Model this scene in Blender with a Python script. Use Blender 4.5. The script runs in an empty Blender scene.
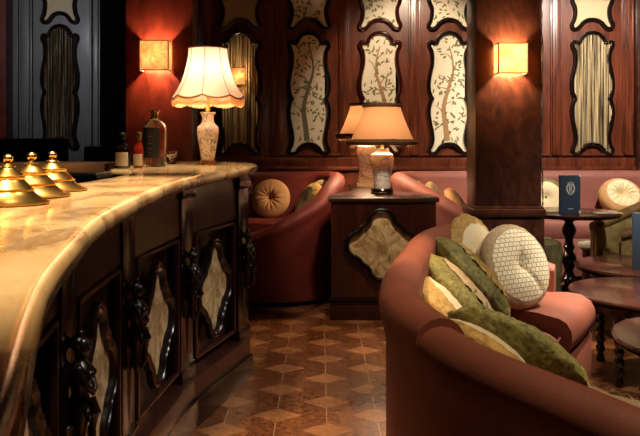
import bpy, bmesh, math, random
from mathutils import Vector, Matrix, noise
random.seed(7)
SC = bpy.context.scene
COL = SC.collection
PI = math.pi

# ------------------------------------------------------------------ camera, world, lights, exposure
CAM_H = 1.25
cam_d = bpy.data.cameras.new('camera'); cam = bpy.data.objects.new('camera', cam_d); COL.objects.link(cam)
cam.location = (0, 0, CAM_H); cam.rotation_euler = (PI/2, 0, 0)
cam_d.sensor_width = 36; cam_d.lens = 36*720/640; cam_d.shift_y = -(218-143)/640; cam_d.clip_start = .02
cam_d.dof.use_dof = False
SC.camera = cam
SC.view_settings.view_transform = 'Standard'; SC.view_settings.look = 'None'
SC.view_settings.exposure = 0.0; SC.view_settings.gamma = 1; SC.view_settings.use_curve_mapping = False
w = bpy.data.worlds.new('world'); SC.world = w; w.use_nodes = True
w.node_tree.nodes['Background'].inputs[0].default_value = (.6, .25, .15, 1)
w.node_tree.nodes['Background'].inputs[1].default_value = 0.008

def light(name, kind, loc, power, col, target=None, size=.05, angle=60, blend=.6):
    d = bpy.data.lights.new(name, kind); d.energy = power; d.color = col
    o = bpy.data.objects.new(name, d); COL.objects.link(o); o.location = loc
    if kind == 'SPOT': d.spot_size = math.radians(angle); d.spot_blend = blend; d.shadow_soft_size = size
    elif kind == 'AREA': d.size = size
    else: d.shadow_soft_size = size
    if target is not None:
        o.rotation_euler = (Vector(target)-Vector(loc)).to_track_quat('-Z', 'Y').to_euler()
    return o
WARM = (1, .66, .36); WARM2 = (1, .78, .55); NEUT = (1, .88, .74); COOL = (.93, .96, 1)
light('spot_counter_near', 'SPOT', (-.50, .85, 2.9), 330, WARM2, (-.52, .95, 1.1), .06, 42)
light('spot_counter_mid', 'SPOT', (-.80, 2.1, 2.9), 440, WARM2, (-.70, 2.0, 1.1), .06, 42)
light('spot_counter_far', 'SPOT', (-.75, 3.4, 2.95), 250, WARM2, (-.72, 3.4, 1.1), .06, 40)
light('spot_bar_soft', 'SPOT', (-.9, .9, 2.9), 170, WARM2, (-.64, 1.6, 1.15), .35, 32)
light('spot_counter_edge', 'SPOT', (.6, 1.3, 2.95), 110, NEUT, (-.45, 1.45, 1.1), .1, 36)
light('spot_aisle', 'SPOT', (1.5, 3.5, 3.0), 480, NEUT, (1.55, 3.75, 0), .06, 28)
light('spot_back_counter', 'SPOT', (-2.0, 4.0, 2.9), 60, WARM2, (-1.9, 5.05, 1.1), .1, 30)
light('spot_tub', 'SPOT', (2.3, 3.6, 3.0), 170, NEUT, (2.5, 5.4, .5), .1, 38)
light('spot_sofa', 'SPOT', (1.75, 2.3, 2.95), 180, NEUT, (.75, 3.0, .5), .07, 54)
light('spot_sofa_rim', 'SPOT', (1.0, 1.1, 2.95), 100, WARM2, (.58, 1.9, .6), .08, 52)
light('spot_sofa_back', 'SPOT', (.15, .8, 2.95), 75, WARM2, (.52, 2.05, .65), .08, 22)
light('spot_tables', 'SPOT', (2.2, 3.9, 3.0), 480, NEUT, (1.75, 4.0, .3), .08, 58)
light('spot_bench', 'SPOT', (2.5, 5.2, 3.05), 500, NEUT, (2.6, 7.0, 1.6), .1, 76)
light('spot_panels', 'SPOT', (.98, 5.7, 3.05), 170, WARM2, (1.0, 7.15, 1.7), .08, 70)
light('spot_floor', 'SPOT', (-.1, 2.7, 3.0), 300, WARM, (.12, 2.75, 0), .05, 28, .5)
light('spot_cabinet', 'SPOT', (.45, 3.9, 2.6), 130, WARM2, (.45, 5.35, .85), .08, 38)
light('spot_daylight', 'SPOT', (-3.0, 4.2, 2.7), 95, COOL, (-2.6, 7.15, 2.1), .3, 46)
light('spot_bar_front', 'SPOT', (1.3, 2.3, 2.95), 60, (.95, .95, 1), (-.55, 2.75, .55), .35, 42)

# ------------------------------------------------------------------ materials
def lin(c):
    c /= 255.
    return c/12.92 if c <= .04045 else ((c+.055)/1.055)**2.4
def rgb(r, g, b): return (lin(r), lin(g), lin(b), 1)

class NT:
    def __init__(s, name):
        s.m = bpy.data.materials.new(name); s.m.use_nodes = True; s.t = s.m.node_tree
        s.p = s.t.nodes['Principled BSDF']; s.out = s.t.nodes['Material Output']
    def n(s, typ, **kw):
        nd = s.t.nodes.new(typ)
        for k, v in kw.items(): setattr(nd, k, v)
        return nd
    def l(s, a, b): s.t.links.new(a, b)
    def math(s, op, a, b=None, c=None):
        nd = s.n('ShaderNodeMath', operation=op)
        for i, v in enumerate((a, b, c)):
            if v is None: continue
            if isinstance(v, (int, float)): nd.inputs[i].default_value = v
            else: s.l(v, nd.inputs[i])
        return nd.outputs[0]
    def coords(s, scale=(1, 1, 1), obj=True, rot=(0, 0, 0)):
        tc = s.n('ShaderNodeTexCoord'); mp = s.n('ShaderNodeMapping')
        mp.inputs['Scale'].default_value = scale; mp.inputs['Rotation'].default_value = rot
        s.l(tc.outputs['Object' if obj else 'Generated'], mp.inputs[0]); return mp.outputs[0]
    def noise(s, co, scale, detail=4, rough=.55, dist=0):
        nd = s.n('ShaderNodeTexNoise'); nd.inputs['Scale'].default_value = scale
        nd.inputs['Detail'].default_value = detail; nd.inputs['Roughness'].default_value = rough
        nd.inputs['Distortion'].default_value = dist; s.l(co, nd.inputs['Vector']); return nd.outputs[0]
    def ramp(s, fac, stops):
        nd = s.n('ShaderNodeValToRGB'); el = nd.color_ramp.elements
        while len(el) < len(stops): el.new(.5)
        for e, (p, c) in zip(el, stops): e.position = p; e.color = c
        s.l(fac, nd.inputs[0]); return nd.outputs[0]
    def mix(s, fac, a, b):
        nd = s.n('ShaderNodeMix', data_type='RGBA')
        if isinstance(fac, (int, float)): nd.inputs[0].default_value = fac
        else: s.l(fac, nd.inputs[0])
        for i, v in ((6, a), (7, b)):
            if isinstance(v, tuple): nd.inputs[i].default_value = v
            else: s.l(v, nd.inputs[i])
        return nd.outputs[2]
    def base(s, v):
        if isinstance(v, tuple): s.p.inputs['Base Color'].default_value = v
        else: s.l(v, s.p.inputs['Base Color'])
    def set(s, **kw):
        for k, v in kw.items():
            k = {'rough': 'Roughness', 'metal': 'Metallic', 'spec': 'Specular IOR Level', 'coat': 'Coat Weight', 'coat_rough': 'Coat Roughness',
                 'sheen': 'Sheen Weight', 'sheen_tint': 'Sheen Tint', 'sheen_rough': 'Sheen Roughness', 'trans': 'Transmission Weight', 'ior': 'IOR', 'emit': 'Emission Strength',
                 'emit_col': 'Emission Color', 'alpha': 'Alpha'}[k]
            s.p.inputs[k].default_value = v
        return s
    def bump(s, h, strength=.3, dist=.01):
        nd = s.n('ShaderNodeBump'); nd.inputs['Strength'].default_value = strength; nd.inputs['Distance'].default_value = dist
        s.l(h, nd.inputs['Height']); s.l(nd.outputs[0], s.p.inputs['Normal'])

def wood(name, dark, light_, rough=.3, coat=.4, scale=6, stretch=(1, 1, .12), dist=.8):
    t = NT(name); co = t.coords(stretch); f = t.noise(co, scale*4, 6, .6, dist)
    g = t.noise(t.coords((1, 1, .5)), scale*.5, 3)
    c = t.ramp(f, [(.3, dark), (.72, light_)]); c = t.mix(t.math('MULTIPLY', g, .45), c, dark)
    t.base(c); t.set(rough=rough, coat=coat, coat_rough=.12); t.bump(f, .06, .004); return t.m
def plain(name, c, rough=.5, var=.0, scale=20, **kw):
    t = NT(name)
    if var:
        f = t.noise(t.coords(), scale, 5); d = tuple(max(0, x*(1-var)) for x in c[:3])+(1,)
        t.base(t.ramp(f, [(.3, d), (.7, c)]))
    else: t.base(c)
    t.set(rough=rough, **kw); return t.m
def velvet(name, c, c2=None, bump=.25, scale=60, sheen=.5, rough=.75):
    t = NT(name); f = t.noise(t.coords(), scale, 4); c2 = c2 or tuple(x*.7 for x in c[:3])+(1,)
    g = t.noise(t.coords(), 7, 3)
    t.base(t.ramp(t.math('ADD', t.math('MULTIPLY', f, .5), t.math('MULTIPLY', g, .5)), [(.36, c2), (.64, c)]))
    t.set(rough=rough, sheen=sheen, sheen_rough=.4, sheen_tint=tuple(min(1, x*2+.05) for x in c[:3])+(1,)); t.bump(f, bump, .006); return t.m

M = {}
M['mahogany'] = wood('mahogany', rgb(32, 13, 9), rgb(76, 34, 23), .28, .35)
M['wall_wood'] = wood('wall_wood', rgb(62, 26, 15), rgb(134, 68, 42), .3, .3, 5)
M['pillar_wood'] = wood('pillar_wood', rgb(34, 16, 12), rgb(88, 48, 33), .32, .3, 2.2, (1, 1, .5), 3)
M['red_lacquer'] = wood('red_lacquer', rgb(70, 20, 13), rgb(124, 46, 30), .3, .5, 3, (1, .6, .45))
M['wood_cool_lit'] = wood('wood_cool_lit', rgb(70, 66, 68), rgb(102, 97, 99), .45, .1, 5)  # brown wall wood greyed: the cool light is put into its colour
M['black_wood'] = wood('black_wood', rgb(14, 8, 7), rgb(30, 15, 12), .2, .6)
M['frame_black'] = plain('frame_black', rgb(22, 10, 8), .3, .3, 30, coat=.25, coat_rough=.2)
M['frame_red'] = plain('frame_red', rgb(66, 22, 14), .2, .3, 30, coat=.6)
M['bar_wood'] = wood('bar_wood', rgb(40, 19, 14), rgb(80, 42, 32), .32, .35)
M['table_wood'] = wood('table_wood', rgb(42, 20, 15), rgb(80, 43, 33), .25, .5, 5, (.15, 1, 1))
M['brass'] = plain('brass', rgb(222, 176, 92), .27, .15, 25, metal=1)
M['plaster_dark'] = plain('plaster_dark', rgb(40, 24, 20), .8, .2, 5)
M['void'] = plain('void', rgb(10, 6, 5), 1, spec=0)
M['black'] = plain('black', rgb(14, 12, 12), .4, .2, 12)
M['steel'] = plain('steel', rgb(120, 128, 140), .3, .2, 8, metal=.9)
M['pale_wood'] = wood('pale_wood', rgb(150, 105, 70), rgb(190, 145, 102), .4, .1, 5, (.1, 1, 1))
M['sofa'] = velvet('sofa', rgb(146, 79, 54), rgb(125, 65, 44), .08, 180, .05, .65)
M['sofa_red'] = velvet('sofa_red', rgb(112, 34, 25), rgb(92, 27, 20), .08, 180, .08, .65)
M['bench_pink'] = velvet('bench_pink', rgb(146, 88, 76), rgb(126, 72, 62), .08, 180, .12, .65)
M['olive'] = velvet('olive', rgb(132, 124, 60), rgb(56, 52, 22), .9, 55, .8)
M['olive_fluff'] = velvet('olive_fluff', rgb(156, 146, 74), rgb(58, 54, 22), 1, 70, .8)
M['cream'] = velvet('cream', rgb(232, 214, 172), rgb(212, 190, 146), .12, 120, .3)
M['gold_fluff'] = velvet('gold_fluff', rgb(206, 164, 88), rgb(128, 92, 38), .9, 65, .6)
M['taupe'] = velvet('taupe', rgb(204, 176, 134), rgb(160, 130, 92), .7, 80, .5)
M['tan'] = velvet('tan', rgb(214, 166, 112), rgb(190, 140, 90), .15, 90, .3)
M['damask'] = velvet('damask', rgb(176, 152, 92), rgb(116, 98, 52), .25, 26, .5, .5)
M['arm_gold'] = velvet('arm_gold', rgb(158, 124, 70), rgb(104, 76, 38), .4, 60, .2, .6)
M['satin'] = plain('satin', rgb(104, 98, 66), .22, .6, 14)
M['cream_seat'] = velvet('cream_seat', rgb(210, 205, 180), None, .1, 90, .2)
M['navy'] = plain('navy', rgb(66, 85, 108), .45, .12, 40)
M['white'] = plain('white', rgb(238, 234, 226), .5)
M['paper'] = plain('paper', rgb(226, 214, 190), .7, .05, 40)
M['porcelain_foot'] = wood('porcelain_foot', rgb(30, 14, 9), rgb(60, 28, 18), .25, .5)
M['fringe_brown'] = velvet('fringe_brown', rgb(120, 84, 46), rgb(70, 46, 22), .8, 120, .2)
M['gold_trim'] = plain('gold_trim', rgb(190, 140, 80), .5, .4, 120)

def mat_marble():
    t = NT('marble'); co = t.coords((1, .55, 1), rot=(0, 0, .5))
    n1 = t.noise(co, 2.6, 8, .62, 1.6); n2 = t.noise(co, 7, 6, .6, .8)
    v = t.math('ABSOLUTE', t.math('SUBTRACT', n1, .5))
    vein = t.ramp(v, [(0, rgb(92, 52, 22)), (.03, rgb(170, 122, 66)), (.075, rgb(224, 186, 122)), (.3, rgb(238, 208, 150))])
    cl = t.ramp(n2, [(.35, rgb(196, 150, 88)), (.7, rgb(238, 212, 160))])
    t.base(t.mix(.45, vein, cl)); t.set(rough=.15, coat=.25, coat_rough=.06); return t.m
M['marble'] = mat_marble()

def mat_floor():
    t = NT('floor_tiles'); A, Bp = .229, .345
    tc = t.n('ShaderNodeTexCoord'); sp = t.n('ShaderNodeSeparateXYZ'); t.l(tc.outputs['Object'], sp.inputs[0])
    u = t.math('DIVIDE', t.math('SUBTRACT', sp.outputs[0], .03), A)
    col = t.math('ROUND', u); uu = t.math('SUBTRACT', u, col)
    par = t.math('MULTIPLY', t.math('FLOORED_MODULO', col, 2), .5)
    v = t.math('ADD', t.math('DIVIDE', t.math('SUBTRACT', sp.outputs[1], 3.823), Bp), par)
    row = t.math('ROUND', v); vv = t.math('SUBTRACT', v, row)
    d = t.math('ADD', t.math('MULTIPLY', t.math('ABSOLUTE', uu), 2), t.math('MULTIPLY', t.math('ABSOLUTE', vv), 4))
    rh = t.math('LESS_THAN', d, 1.0)
    line = t.math('LESS_THAN', t.math('ABSOLUTE', uu), .010)
    edge = t.math('LESS_THAN', t.math('ABSOLUTE', t.math('SUBTRACT', d, 1.0)), .025)
    side = t.math('GREATER_THAN', uu, 0)
    co = t.coords(); n = t.noise(co, 34, 8, .72, .5); n2 = t.noise(co, 2.5, 3)
    wn = t.n('ShaderNodeTexWhiteNoise', noise_dimensions='3D'); cb = t.n('ShaderNodeCombineXYZ')
    t.l(col, cb.inputs[0]); t.l(row, cb.inputs[1]); t.l(t.math('ADD', rh, t.math('MULTIPLY', side, 2)), cb.inputs[2]); t.l(cb.outputs[0], wn.inputs[0])
    lightc = t.ramp(n, [(.34, rgb(118, 74, 44)), (.66, rgb(172, 120, 78))])
    dl = t.ramp(n, [(.36, rgb(62, 32, 17)), (.64, rgb(132, 80, 46))])
    dr = t.ramp(n, [(.36, rgb(76, 42, 23)), (.64, rgb(146, 94, 56))])
    c = t.mix(side, dl, dr)
    c = t.mix(t.math('MULTIPLY', wn.outputs[0], .4), c, rgb(80, 44, 28))
    c = t.mix(rh, c, lightc)
    lm = t.math('MULTIPLY', line, t.math('SUBTRACT', 1, rh))
    c = t.mix(t.math('MULTIPLY', lm, .55), c, rgb(205, 165, 120))
    c = t.mix(t.math('MULTIPLY', edge, .35), c, rgb(70, 40, 26))
    t.base(c); t.set(rough=.27, spec=.5)
    r = t.math('ADD', t.math('MULTIPLY', n2, .16), .2); t.l(r, t.p.inputs['Roughness'])
    return t.m
M['floor'] = mat_floor()

def mat_gold_mirror():
    t = NT('antique_glass'); co = t.coords((1, 1, .8), rot=(.3, .5, 0)); n = t.noise(co, 13, 6, .62, 1.2)
    t.base(t.ramp(n, [(.32, rgb(120, 92, 54)), (.46, rgb(184, 158, 110)), (.62, rgb(226, 206, 158))])); t.set(rough=.42, coat=.15); return t.m
M['antique'] = mat_gold_mirror()
def mat_silk(name, c):
    t = NT(name); n = t.noise(t.coords(), 30, 4); t.base(t.ramp(n, [(.3, tuple(x*.86 for x in c[:3])+(1,)), (.7, c)])); t.set(rough=.55); return t.m
M['silk'] = mat_silk('silk', rgb(232, 222, 194))
M['tan_stone'] = mat_silk('tan_stone', rgb(196, 172, 132))
M['leaf_paint'] = plain('leaf_paint', rgb(122, 118, 66), .6, .3, 40)
M['trunk_paint'] = plain('trunk_paint', rgb(170, 132, 86), .6, .3, 40)
M['olive_paint'] = plain('olive_paint', rgb(118, 112, 78), .6, .35, 40)
M['bird_paint'] = plain('bird_paint', rgb(80, 60, 40), .6)
def mat_curtain(name, dark, lightc):
    t = NT(name); co = t.coords((70, 1, 1.2)); n = t.noise(co, 1.0, 4, .6)
    t.base(t.ramp(n, [(.40, dark), (.58, lightc)])); t.set(rough=.45, metal=.1); return t.m  # vertical streaks put the shade and sheen of folds into the cloth colour
M['gold_curtain'] = mat_curtain('gold_curtain', rgb(58, 44, 28), rgb(206, 186, 146))
M['dim_curtain'] = mat_curtain('dim_curtain', rgb(40, 30, 22), rgb(128, 106, 80))  # darker copy of the gold cloth, weaker light put into the colour
def mat_alabaster():
    t = NT('alabaster'); n = t.noise(t.coords(), 16, 6, .65, 1.2)
    c = t.ramp(n, [(.30, rgb(214, 160, 100)), (.58, rgb(255, 238, 200))]); t.base(c)
    tr = t.n('ShaderNodeBsdfTranslucent'); t.l(c, tr.inputs[0]); mx = t.n('ShaderNodeMixShader'); mx.inputs[0].default_value = .5
    t.l(t.p.outputs[0], mx.inputs[1]); t.l(tr.outputs[0], mx.inputs[2]); t.l(mx.outputs[0], t.out.inputs[0])
    t.l(c, t.p.inputs['Emission Color']); t.set(rough=.4, emit=.16); return t.m
M['alabaster'] = mat_alabaster()
def mat_shade(name, c, emit, tl=.4):
    t = NT(name); t.base(c); t.set(rough=.8)
    tr = t.n('ShaderNodeBsdfTranslucent'); tr.inputs[0].default_value = c
    mx = t.n('ShaderNodeMixShader'); mx.inputs[0].default_value = tl
    t.l(t.p.outputs[0], mx.inputs[1]); t.l(tr.outputs[0], mx.inputs[2]); t.l(mx.outputs[0], t.out.inputs[0])
    t.set(emit=emit, emit_col=c); return t.m
M['shade_peach'] = mat_shade('shade_peach', rgb(246, 206, 176), .12, .20)
M['shade_seam'] = plain('shade_seam', rgb(176, 120, 84), .7)
M['shade_tan'] = mat_shade('shade_tan', rgb(196, 142, 96), .14, .07)
M['fringe_cream'] = mat_shade('fringe_cream', rgb(240, 200, 140), .15)
def mat_vase(name, a, b, gold=False):
    t = NT(name); co = t.coords(); n = t.noise(co, 26, 4, .6, 1.4); n2 = t.noise(co, 11, 3)
    pat = t.ramp(n, [(.51, rgb(248, 244, 234)), (.535, a), (.55, a), (.575, rgb(248, 244, 234))])
    c = t.mix(t.ramp(n2, [(.5, (0, 0, 0, 1)), (.56, (1, 1, 1, 1))]), pat, rgb(246, 240, 228))
    c2 = t.ramp(t.noise(t.coords((1.3, 1.3, 1.3)), 17, 3, .5, 1), [(.64, (0, 0, 0, 1)), (.67, (1, 1, 1, 1))])
    t.base(t.mix(c2, c, b)); t.set(rough=.12, coat=.5); return t.m
M['vase_rose'] = mat_vase('vase_rose', rgb(110, 110, 120), rgb(214, 150, 110))
M['vase_blue'] = mat_vase('vase_blue', rgb(110, 122, 160), rgb(190, 190, 205))
M['vase_green'] = mat_vase('vase_green', rgb(110, 110, 70), rgb(170, 140, 80))
def mat_glass(name, c, rough=.03):
    t = NT(name); t.base(c); t.set(rough=rough, trans=1, ior=1.45); return t.m
M['glass'] = mat_glass('glass', (.97, .95, .92, 1))
M['whisky'] = mat_glass('whisky', rgb(190, 100, 40))
M['dark_glass'] = plain('dark_glass', rgb(20, 12, 10), .08, coat=.5)
M['red_glass'] = plain('red_glass', rgb(150, 40, 24), .12, coat=.5)
M['label_dark'] = plain('label_dark', rgb(24, 22, 22), .5)
def mat_weave():
    t = NT('basket_weave'); br = t.n('ShaderNodeTexBrick'); co = t.coords((1, 1, 1)); t.l(co, br.inputs['Vector'])
    br.inputs['Scale'].default_value = 20; br.inputs['Mortar Size'].default_value = .03; br.inputs['Brick Width'].default_value = .5; br.inputs['Row Height'].default_value = .42
    br.inputs['Color1'].default_value = rgb(250, 238, 204); br.inputs['Color2'].default_value = rgb(242, 226, 186); br.inputs['Mortar'].default_value = rgb(160, 128, 82)
    t.base(br.outputs[0]); t.set(rough=.75); t.bump(t.math('SUBTRACT', 1, br.outputs['Fac']), .5, .004); return t.m
M['weave'] = mat_weave()
def mat_diamond():
    t = NT('diamond_quilt'); tc = t.n('ShaderNodeTexCoord'); sp = t.n('ShaderNodeSeparateXYZ'); t.l(tc.outputs['Object'], sp.inputs[0])
    a = t.math('ADD', sp.outputs[0], t.math('MULTIPLY', sp.outputs[1], .7)); b = t.math('SUBTRACT', sp.outputs[0], t.math('MULTIPLY', sp.outputs[1], .7))
    ta = t.math('PINGPONG', a, .019); tb = t.math('PINGPONG', b, .019); mn = t.math('MINIMUM', ta, tb)
    t.base(t.ramp(t.math('DIVIDE', mn, .019), [(.08, rgb(86, 60, 24)), (.2, rgb(176, 142, 82)), (1, rgb(196, 164, 104))])); t.set(rough=.7); t.bump(mn, .6, .02); return t.m
M['diamond'] = mat_diamond()

# ------------------------------------------------------------------ mesh helpers
class B:
    def __init__(s): s.bm = bmesh.new()
    def skin(s, rings, closed=True, caps=True, mi=0, loop=False):
        vr = [[s.bm.verts.new(p) for p in r] for r in rings]
        n = len(vr[0]); k = len(vr)
        for i in range(k if loop else k-1):
            a, b = vr[i], vr[(i+1) % k]
            for j in range(n if closed else n-1):
                q = (a[j], a[(j+1) % n], b[(j+1) % n], b[j])
                try: f = s.bm.faces.new(q); f.material_index = mi
                except ValueError: pass
        if caps and closed and not loop:
            for r in (vr[0][::-1], vr[-1]):
                try: f = s.bm.faces.new(r); f.material_index = mi
                except ValueError: pass
        return s
    def lathe(s, prof, seg=32, loc=(0, 0, 0), mi=0, mtx=None, rad=None):
        loc = Vector(loc); rings = []
        for r, z in prof:
            ring = []
            for i in range(seg):
                a = 2*PI*i/seg; rr = max(r, 1e-4)*(rad(a, z) if rad else 1)
                v = Vector((rr*math.cos(a), rr*math.sin(a), z))
                if mtx: v = mtx @ v
                ring.append(v+loc)
            rings.append(ring)
        return s.skin(rings, True, True, mi)
    def box(s, c, d, mi=0, rz=0, bevel=0, mtx=None):
        t = bmesh.new(); bmesh.ops.create_cube(t, size=1)
        for v in t.verts: v.co = Vector((v.co.x*d[0], v.co.y*d[1], v.co.z*d[2]))
        if bevel: bmesh.ops.bevel(t, geom=t.edges[:], offset=bevel, segments=2, affect='EDGES', profile=.7)
        R = Matrix.Rotation(rz, 4, 'Z'); mp = {}
        for v in t.verts:
            p = R @ v.co + Vector(c)
            if mtx: p = mtx @ p
            mp[v] = s.bm.verts.new(p)
        for f in t.faces:
            g = s.bm.faces.new([mp[v] for v in f.verts]); g.material_index = mi
        t.free(); return s
    def ball(s, c, r, mi=0, sc=(1, 1, 1), seg=16):
        prof = [(math.sin(PI*i/10)*r, -math.cos(PI*i/10)*r) for i in range(11)]
        return s.lathe([(a, z*sc[2]) for a, z in prof], seg, c, mi, Matrix.Diagonal((sc[0], sc[1], 1)).to_4x4())
    def tube(s, pts, rad, seg=10, mi=0):
        pts = [Vector(p) for p in pts]; rings = []
        if not isinstance(rad, (list, tuple)): rad = [rad]*len(pts)
        up = Vector((0, 0, 1))
        for i, p in enumerate(pts):
            t = (pts[min(i+1, len(pts)-1)]-pts[max(i-1, 0)]).normalized()
            u = t.cross(up)
            if u.length < 1e-3: u = t.cross(Vector((1, 0, 0)))
            u.normalize(); v = t.cross(u)
            rings.append([p+(u*math.cos(2*PI*k/seg)+v*math.sin(2*PI*k/seg))*rad[i] for k in range(seg)])
        return s.skin(rings, True, True, mi)
    def prism(s, pts, z0, z1, mi=0):
        return s.skin([[Vector((x, y, z)) for x, y in pts] for z in (z0, z1)], True, True, mi)
    def build(s, name, mats, parent=None, smooth=40, loc=None, rz=0, subsurf=0):
        bmesh.ops.recalc_face_normals(s.bm, faces=s.bm.faces[:])
        if smooth:
            for f in s.bm.faces: f.smooth = True
            for e in s.bm.edges:
                if len(e.link_faces) == 2 and e.calc_face_angle(0) > math.radians(smooth): e.smooth = False
        me = bpy.data.meshes.new(name); s.bm.to_mesh(me); s.bm.free()
        for m in (mats if isinstance(mats, (list, tuple)) else [mats]): me.materials.append(m)
        o = bpy.data.objects.new(name, me); COL.objects.link(o)
        if parent: o.parent = parent
        if loc: o.location = loc
        o.rotation_euler.z = rz
        if subsurf:
            md = o.modifiers.new('sub', 'SUBSURF'); md.levels = md.render_levels = subsurf
        return o
def tag(o, label, cat, group=None):
    o['label'] = label; o['category'] = cat
    if group: o['group'] = group
    return o
def empty(name, label, cat, loc=(0, 0, 0), rz=0, group=None):
    o = bpy.data.objects.new(name, None); COL.objects.link(o); o.location = loc; o.rotation_euler = (0, 0, rz); o.empty_display_size = .05
    return tag(o, label, cat, group)
def struct(o): o['kind'] = 'structure'; return o

def spline(pts, per=8, closed=False):
    pts = [Vector(p) for p in pts]; out = []; n = len(pts)
    for i in range(n if closed else n-1):
        if closed: p0, p1, p2, p3 = pts[i-1], pts[i], pts[(i+1) % n], pts[(i+2) % n]
        else: p0, p1, p2, p3 = pts[max(i-1, 0)], pts[i], pts[i+1], pts[min(i+2, n-1)]
        for k in range(per):
            t = k/per
            out.append(.5*((2*p1)+(p2-p0)*t+(2*p0-5*p1+4*p2-p3)*t*t+(3*p1-p0-3*p2+p3)*t**3))
    if not closed: out.append(pts[-1])
    return out

# ------------------------------------------------------------------ room
XL, XR, Y0, YB, ZC = -3.4, 3.5, -1.2, 7.15, 3.1
struct(B().box(((XL+XR)/2, (Y0+YB)/2, -.05), (XR-XL, YB-Y0, .1)).build('floor', M['floor'], smooth=0))
struct(B().box(((XL+XR)/2, (Y0+YB)/2, ZC+.05), (XR-XL, YB-Y0, .1)).build('ceiling', M['plaster_dark'], smooth=0))
struct(B().box((.79, YB+.05, ZC/2), (5.38, .1, ZC)).build('wall_back', M['wall_wood'], smooth=0))
struct(B().box((-2.65, YB+.05, ZC/2), (1.5, .1, ZC)).build('wall_back_recess', M['wood_cool_lit'], smooth=0))
struct(B().box((XL-.05, (Y0+YB)/2, ZC/2), (.1, YB-Y0, ZC)).build('wall_left', M['plaster_dark'], smooth=0))
struct(B().box((XR+.05, (Y0+YB)/2, ZC/2), (.1, YB-Y0, ZC)).build('wall_right', M['wall_wood'], smooth=0))
struct(B().box(((XL+XR)/2, Y0-.05, ZC/2), (XR-XL, .1, ZC)).build('wall_front', M['plaster_dark'], smooth=0))
# mouldings of the panelled wall: stiles midway between the panels, rails below and above
bays = [-.794, -.109, .596, 1.281, 1.986, 2.70]
stx = [-1.15] + [(bays[i]+bays[i+1])/2 for i in range(5)] + [3.06]
b = B()
for x in stx:
    b.box((x, YB-.018, (1.13+ZC)/2), (.085, .036, ZC-1.13), bevel=.008)
    b.box((x, YB-.04, (1.13+ZC)/2), (.035, .012, ZC-1.13), bevel=.004)
struct(b.build('trim_1', M['wall_wood']))
b = B(); b.box((1.17, YB-.025, 1.06), (4.6, .05, .09), bevel=.01); b.box((1.17, YB-.035, 1.0), (4.6, .07, .035), bevel=.01)
for i in range(6):
    xc = (stx[i]+stx[i+1])/2; wd = stx[i+1]-stx[i]-.10
    for zz in (1.135,): b.box((xc, YB-.012, zz), (wd, .024, .022), bevel=.005)
    for s_ in (-1, 1): b.box((xc+s_*wd/2, YB-.01, 2.1), (.016, .02, 1.9), bevel=.004)
struct(b.build('trim_2', M['wall_wood']))
b = B()
for x in (-3.0, -2.86, -2.27, -2.18): b.box((x, YB-.015, ZC/2), (.02, .03, ZC), bevel=.006)
b.box((-2.93, YB-.01, ZC/2), (.09, .02, ZC), bevel=.006); b.box((-2.225, YB-.01, ZC/2), (.05, .02, ZC), bevel=.006)
struct(b.build('trim_3', M['wood_cool_lit']))
struct(B().box((-2.0, YB-.06, ZC/2), (.3, .12, ZC)).build('doorway_dark', M['void'], smooth=0))  # black slab standing for a dark doorway, its shade put into the colour
struct(B().box((-3.23, YB-.08, ZC/2), (.36, .16, ZC)).build('trim_5', M['red_lacquer'], smooth=0))
struct(B().box((3.28, YB-.05, ZC/2), (.34, .1, ZC), bevel=.01).build('trim_6', M['pillar_wood']))

# pillars
def pillar(name, x0, x1, y0, y1, m, skirt):
    o = struct(B().box(((x0+x1)/2, (y0+y1)/2, ZC/2), (x1-x0, y1-y0, ZC), bevel=.008).build(name, m))
    if skirt:
        b = B(); c = ((x0+x1)/2, (y0+y1)/2); d = (x1-x0, y1-y0)
        b.box((c[0], c[1], .385), (d[0]+.03, d[1]+.03, .75), bevel=.006)
        b.box((c[0], c[1], .795), (d[0]+.05, d[1]+.05, .05), bevel=.015)
        b.box((c[0], c[1], .82), (d[0]+.025, d[1]+.025, .03), bevel=.01)
        b.build('pillar_skirting', M['pillar_wood'], o)
    return o
pillar('pillar', 1.015, 1.446, 4.70, 4.99, M['pillar_wood'], True)
pillar('pillar', -1.34, -.88, 4.96, 5.18, M['red_lacquer'], False)
b = B()
pp = [Vector((1.449+.004*math.sin(z*14)+.003*math.sin(z*37), 4.697, .83+z)) for z in [i*.03 for i in range(76)]]
b.tube(pp, .005, 6); struct(b.build('trim_7', M['steel']))

# ------------------------------------------------------------------ panel cartouches
def sym(half):      # half outline from top centre to bottom centre on the right; returns the closed outline
    h = spline([(x, z, 0) for x, z in half], 5)
    h = [(p.x, p.y) for p in h]
    return h + [(-x, z) for x, z in reversed(h[1:-1])]
TALL = sym([(0, 1.0), (.055, .988), (.095, .955), (.115, .918), (.15, .912), (.182, .922), (.183, .895), (.162, .86), (.152, .80), (.157, .73), (.175, .66), (.188, .59), (.185, .52),
            (.168, .475), (.153, .45), (.168, .425), (.185, .37), (.187, .31), (.172, .23), (.155, .16), (.150, .10), (.165, .045), (.185, .012), (.168, -.008), (.135, .002), (.105, .035), (.06, .066), (0, .076)])
SHORT = sym([(0, .36), (.05, .35), (.09, .315), (.11, .275), (.15, .272), (.185, .275), (.180, .24), (.160, .19), (.155, .13), (.168, .06), (.19, .01), (.175, -.012), (.14, 0), (.10, .045), (.05, .075), (0, .082)])
QUAT = sym([(0, .235), (.035, .228), (.066, .20), (.078, .168), (.098, .142), (.128, .122), (.145, .098), (.165, .082), (.20, .066), (.228, .036), (.236, 0),
            (.228, -.036), (.20, -.066), (.165, -.082), (.145, -.098), (.128, -.122), (.098, -.142), (.078, -.168), (.066, -.20), (.035, -.228), (0, -.235)])
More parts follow.
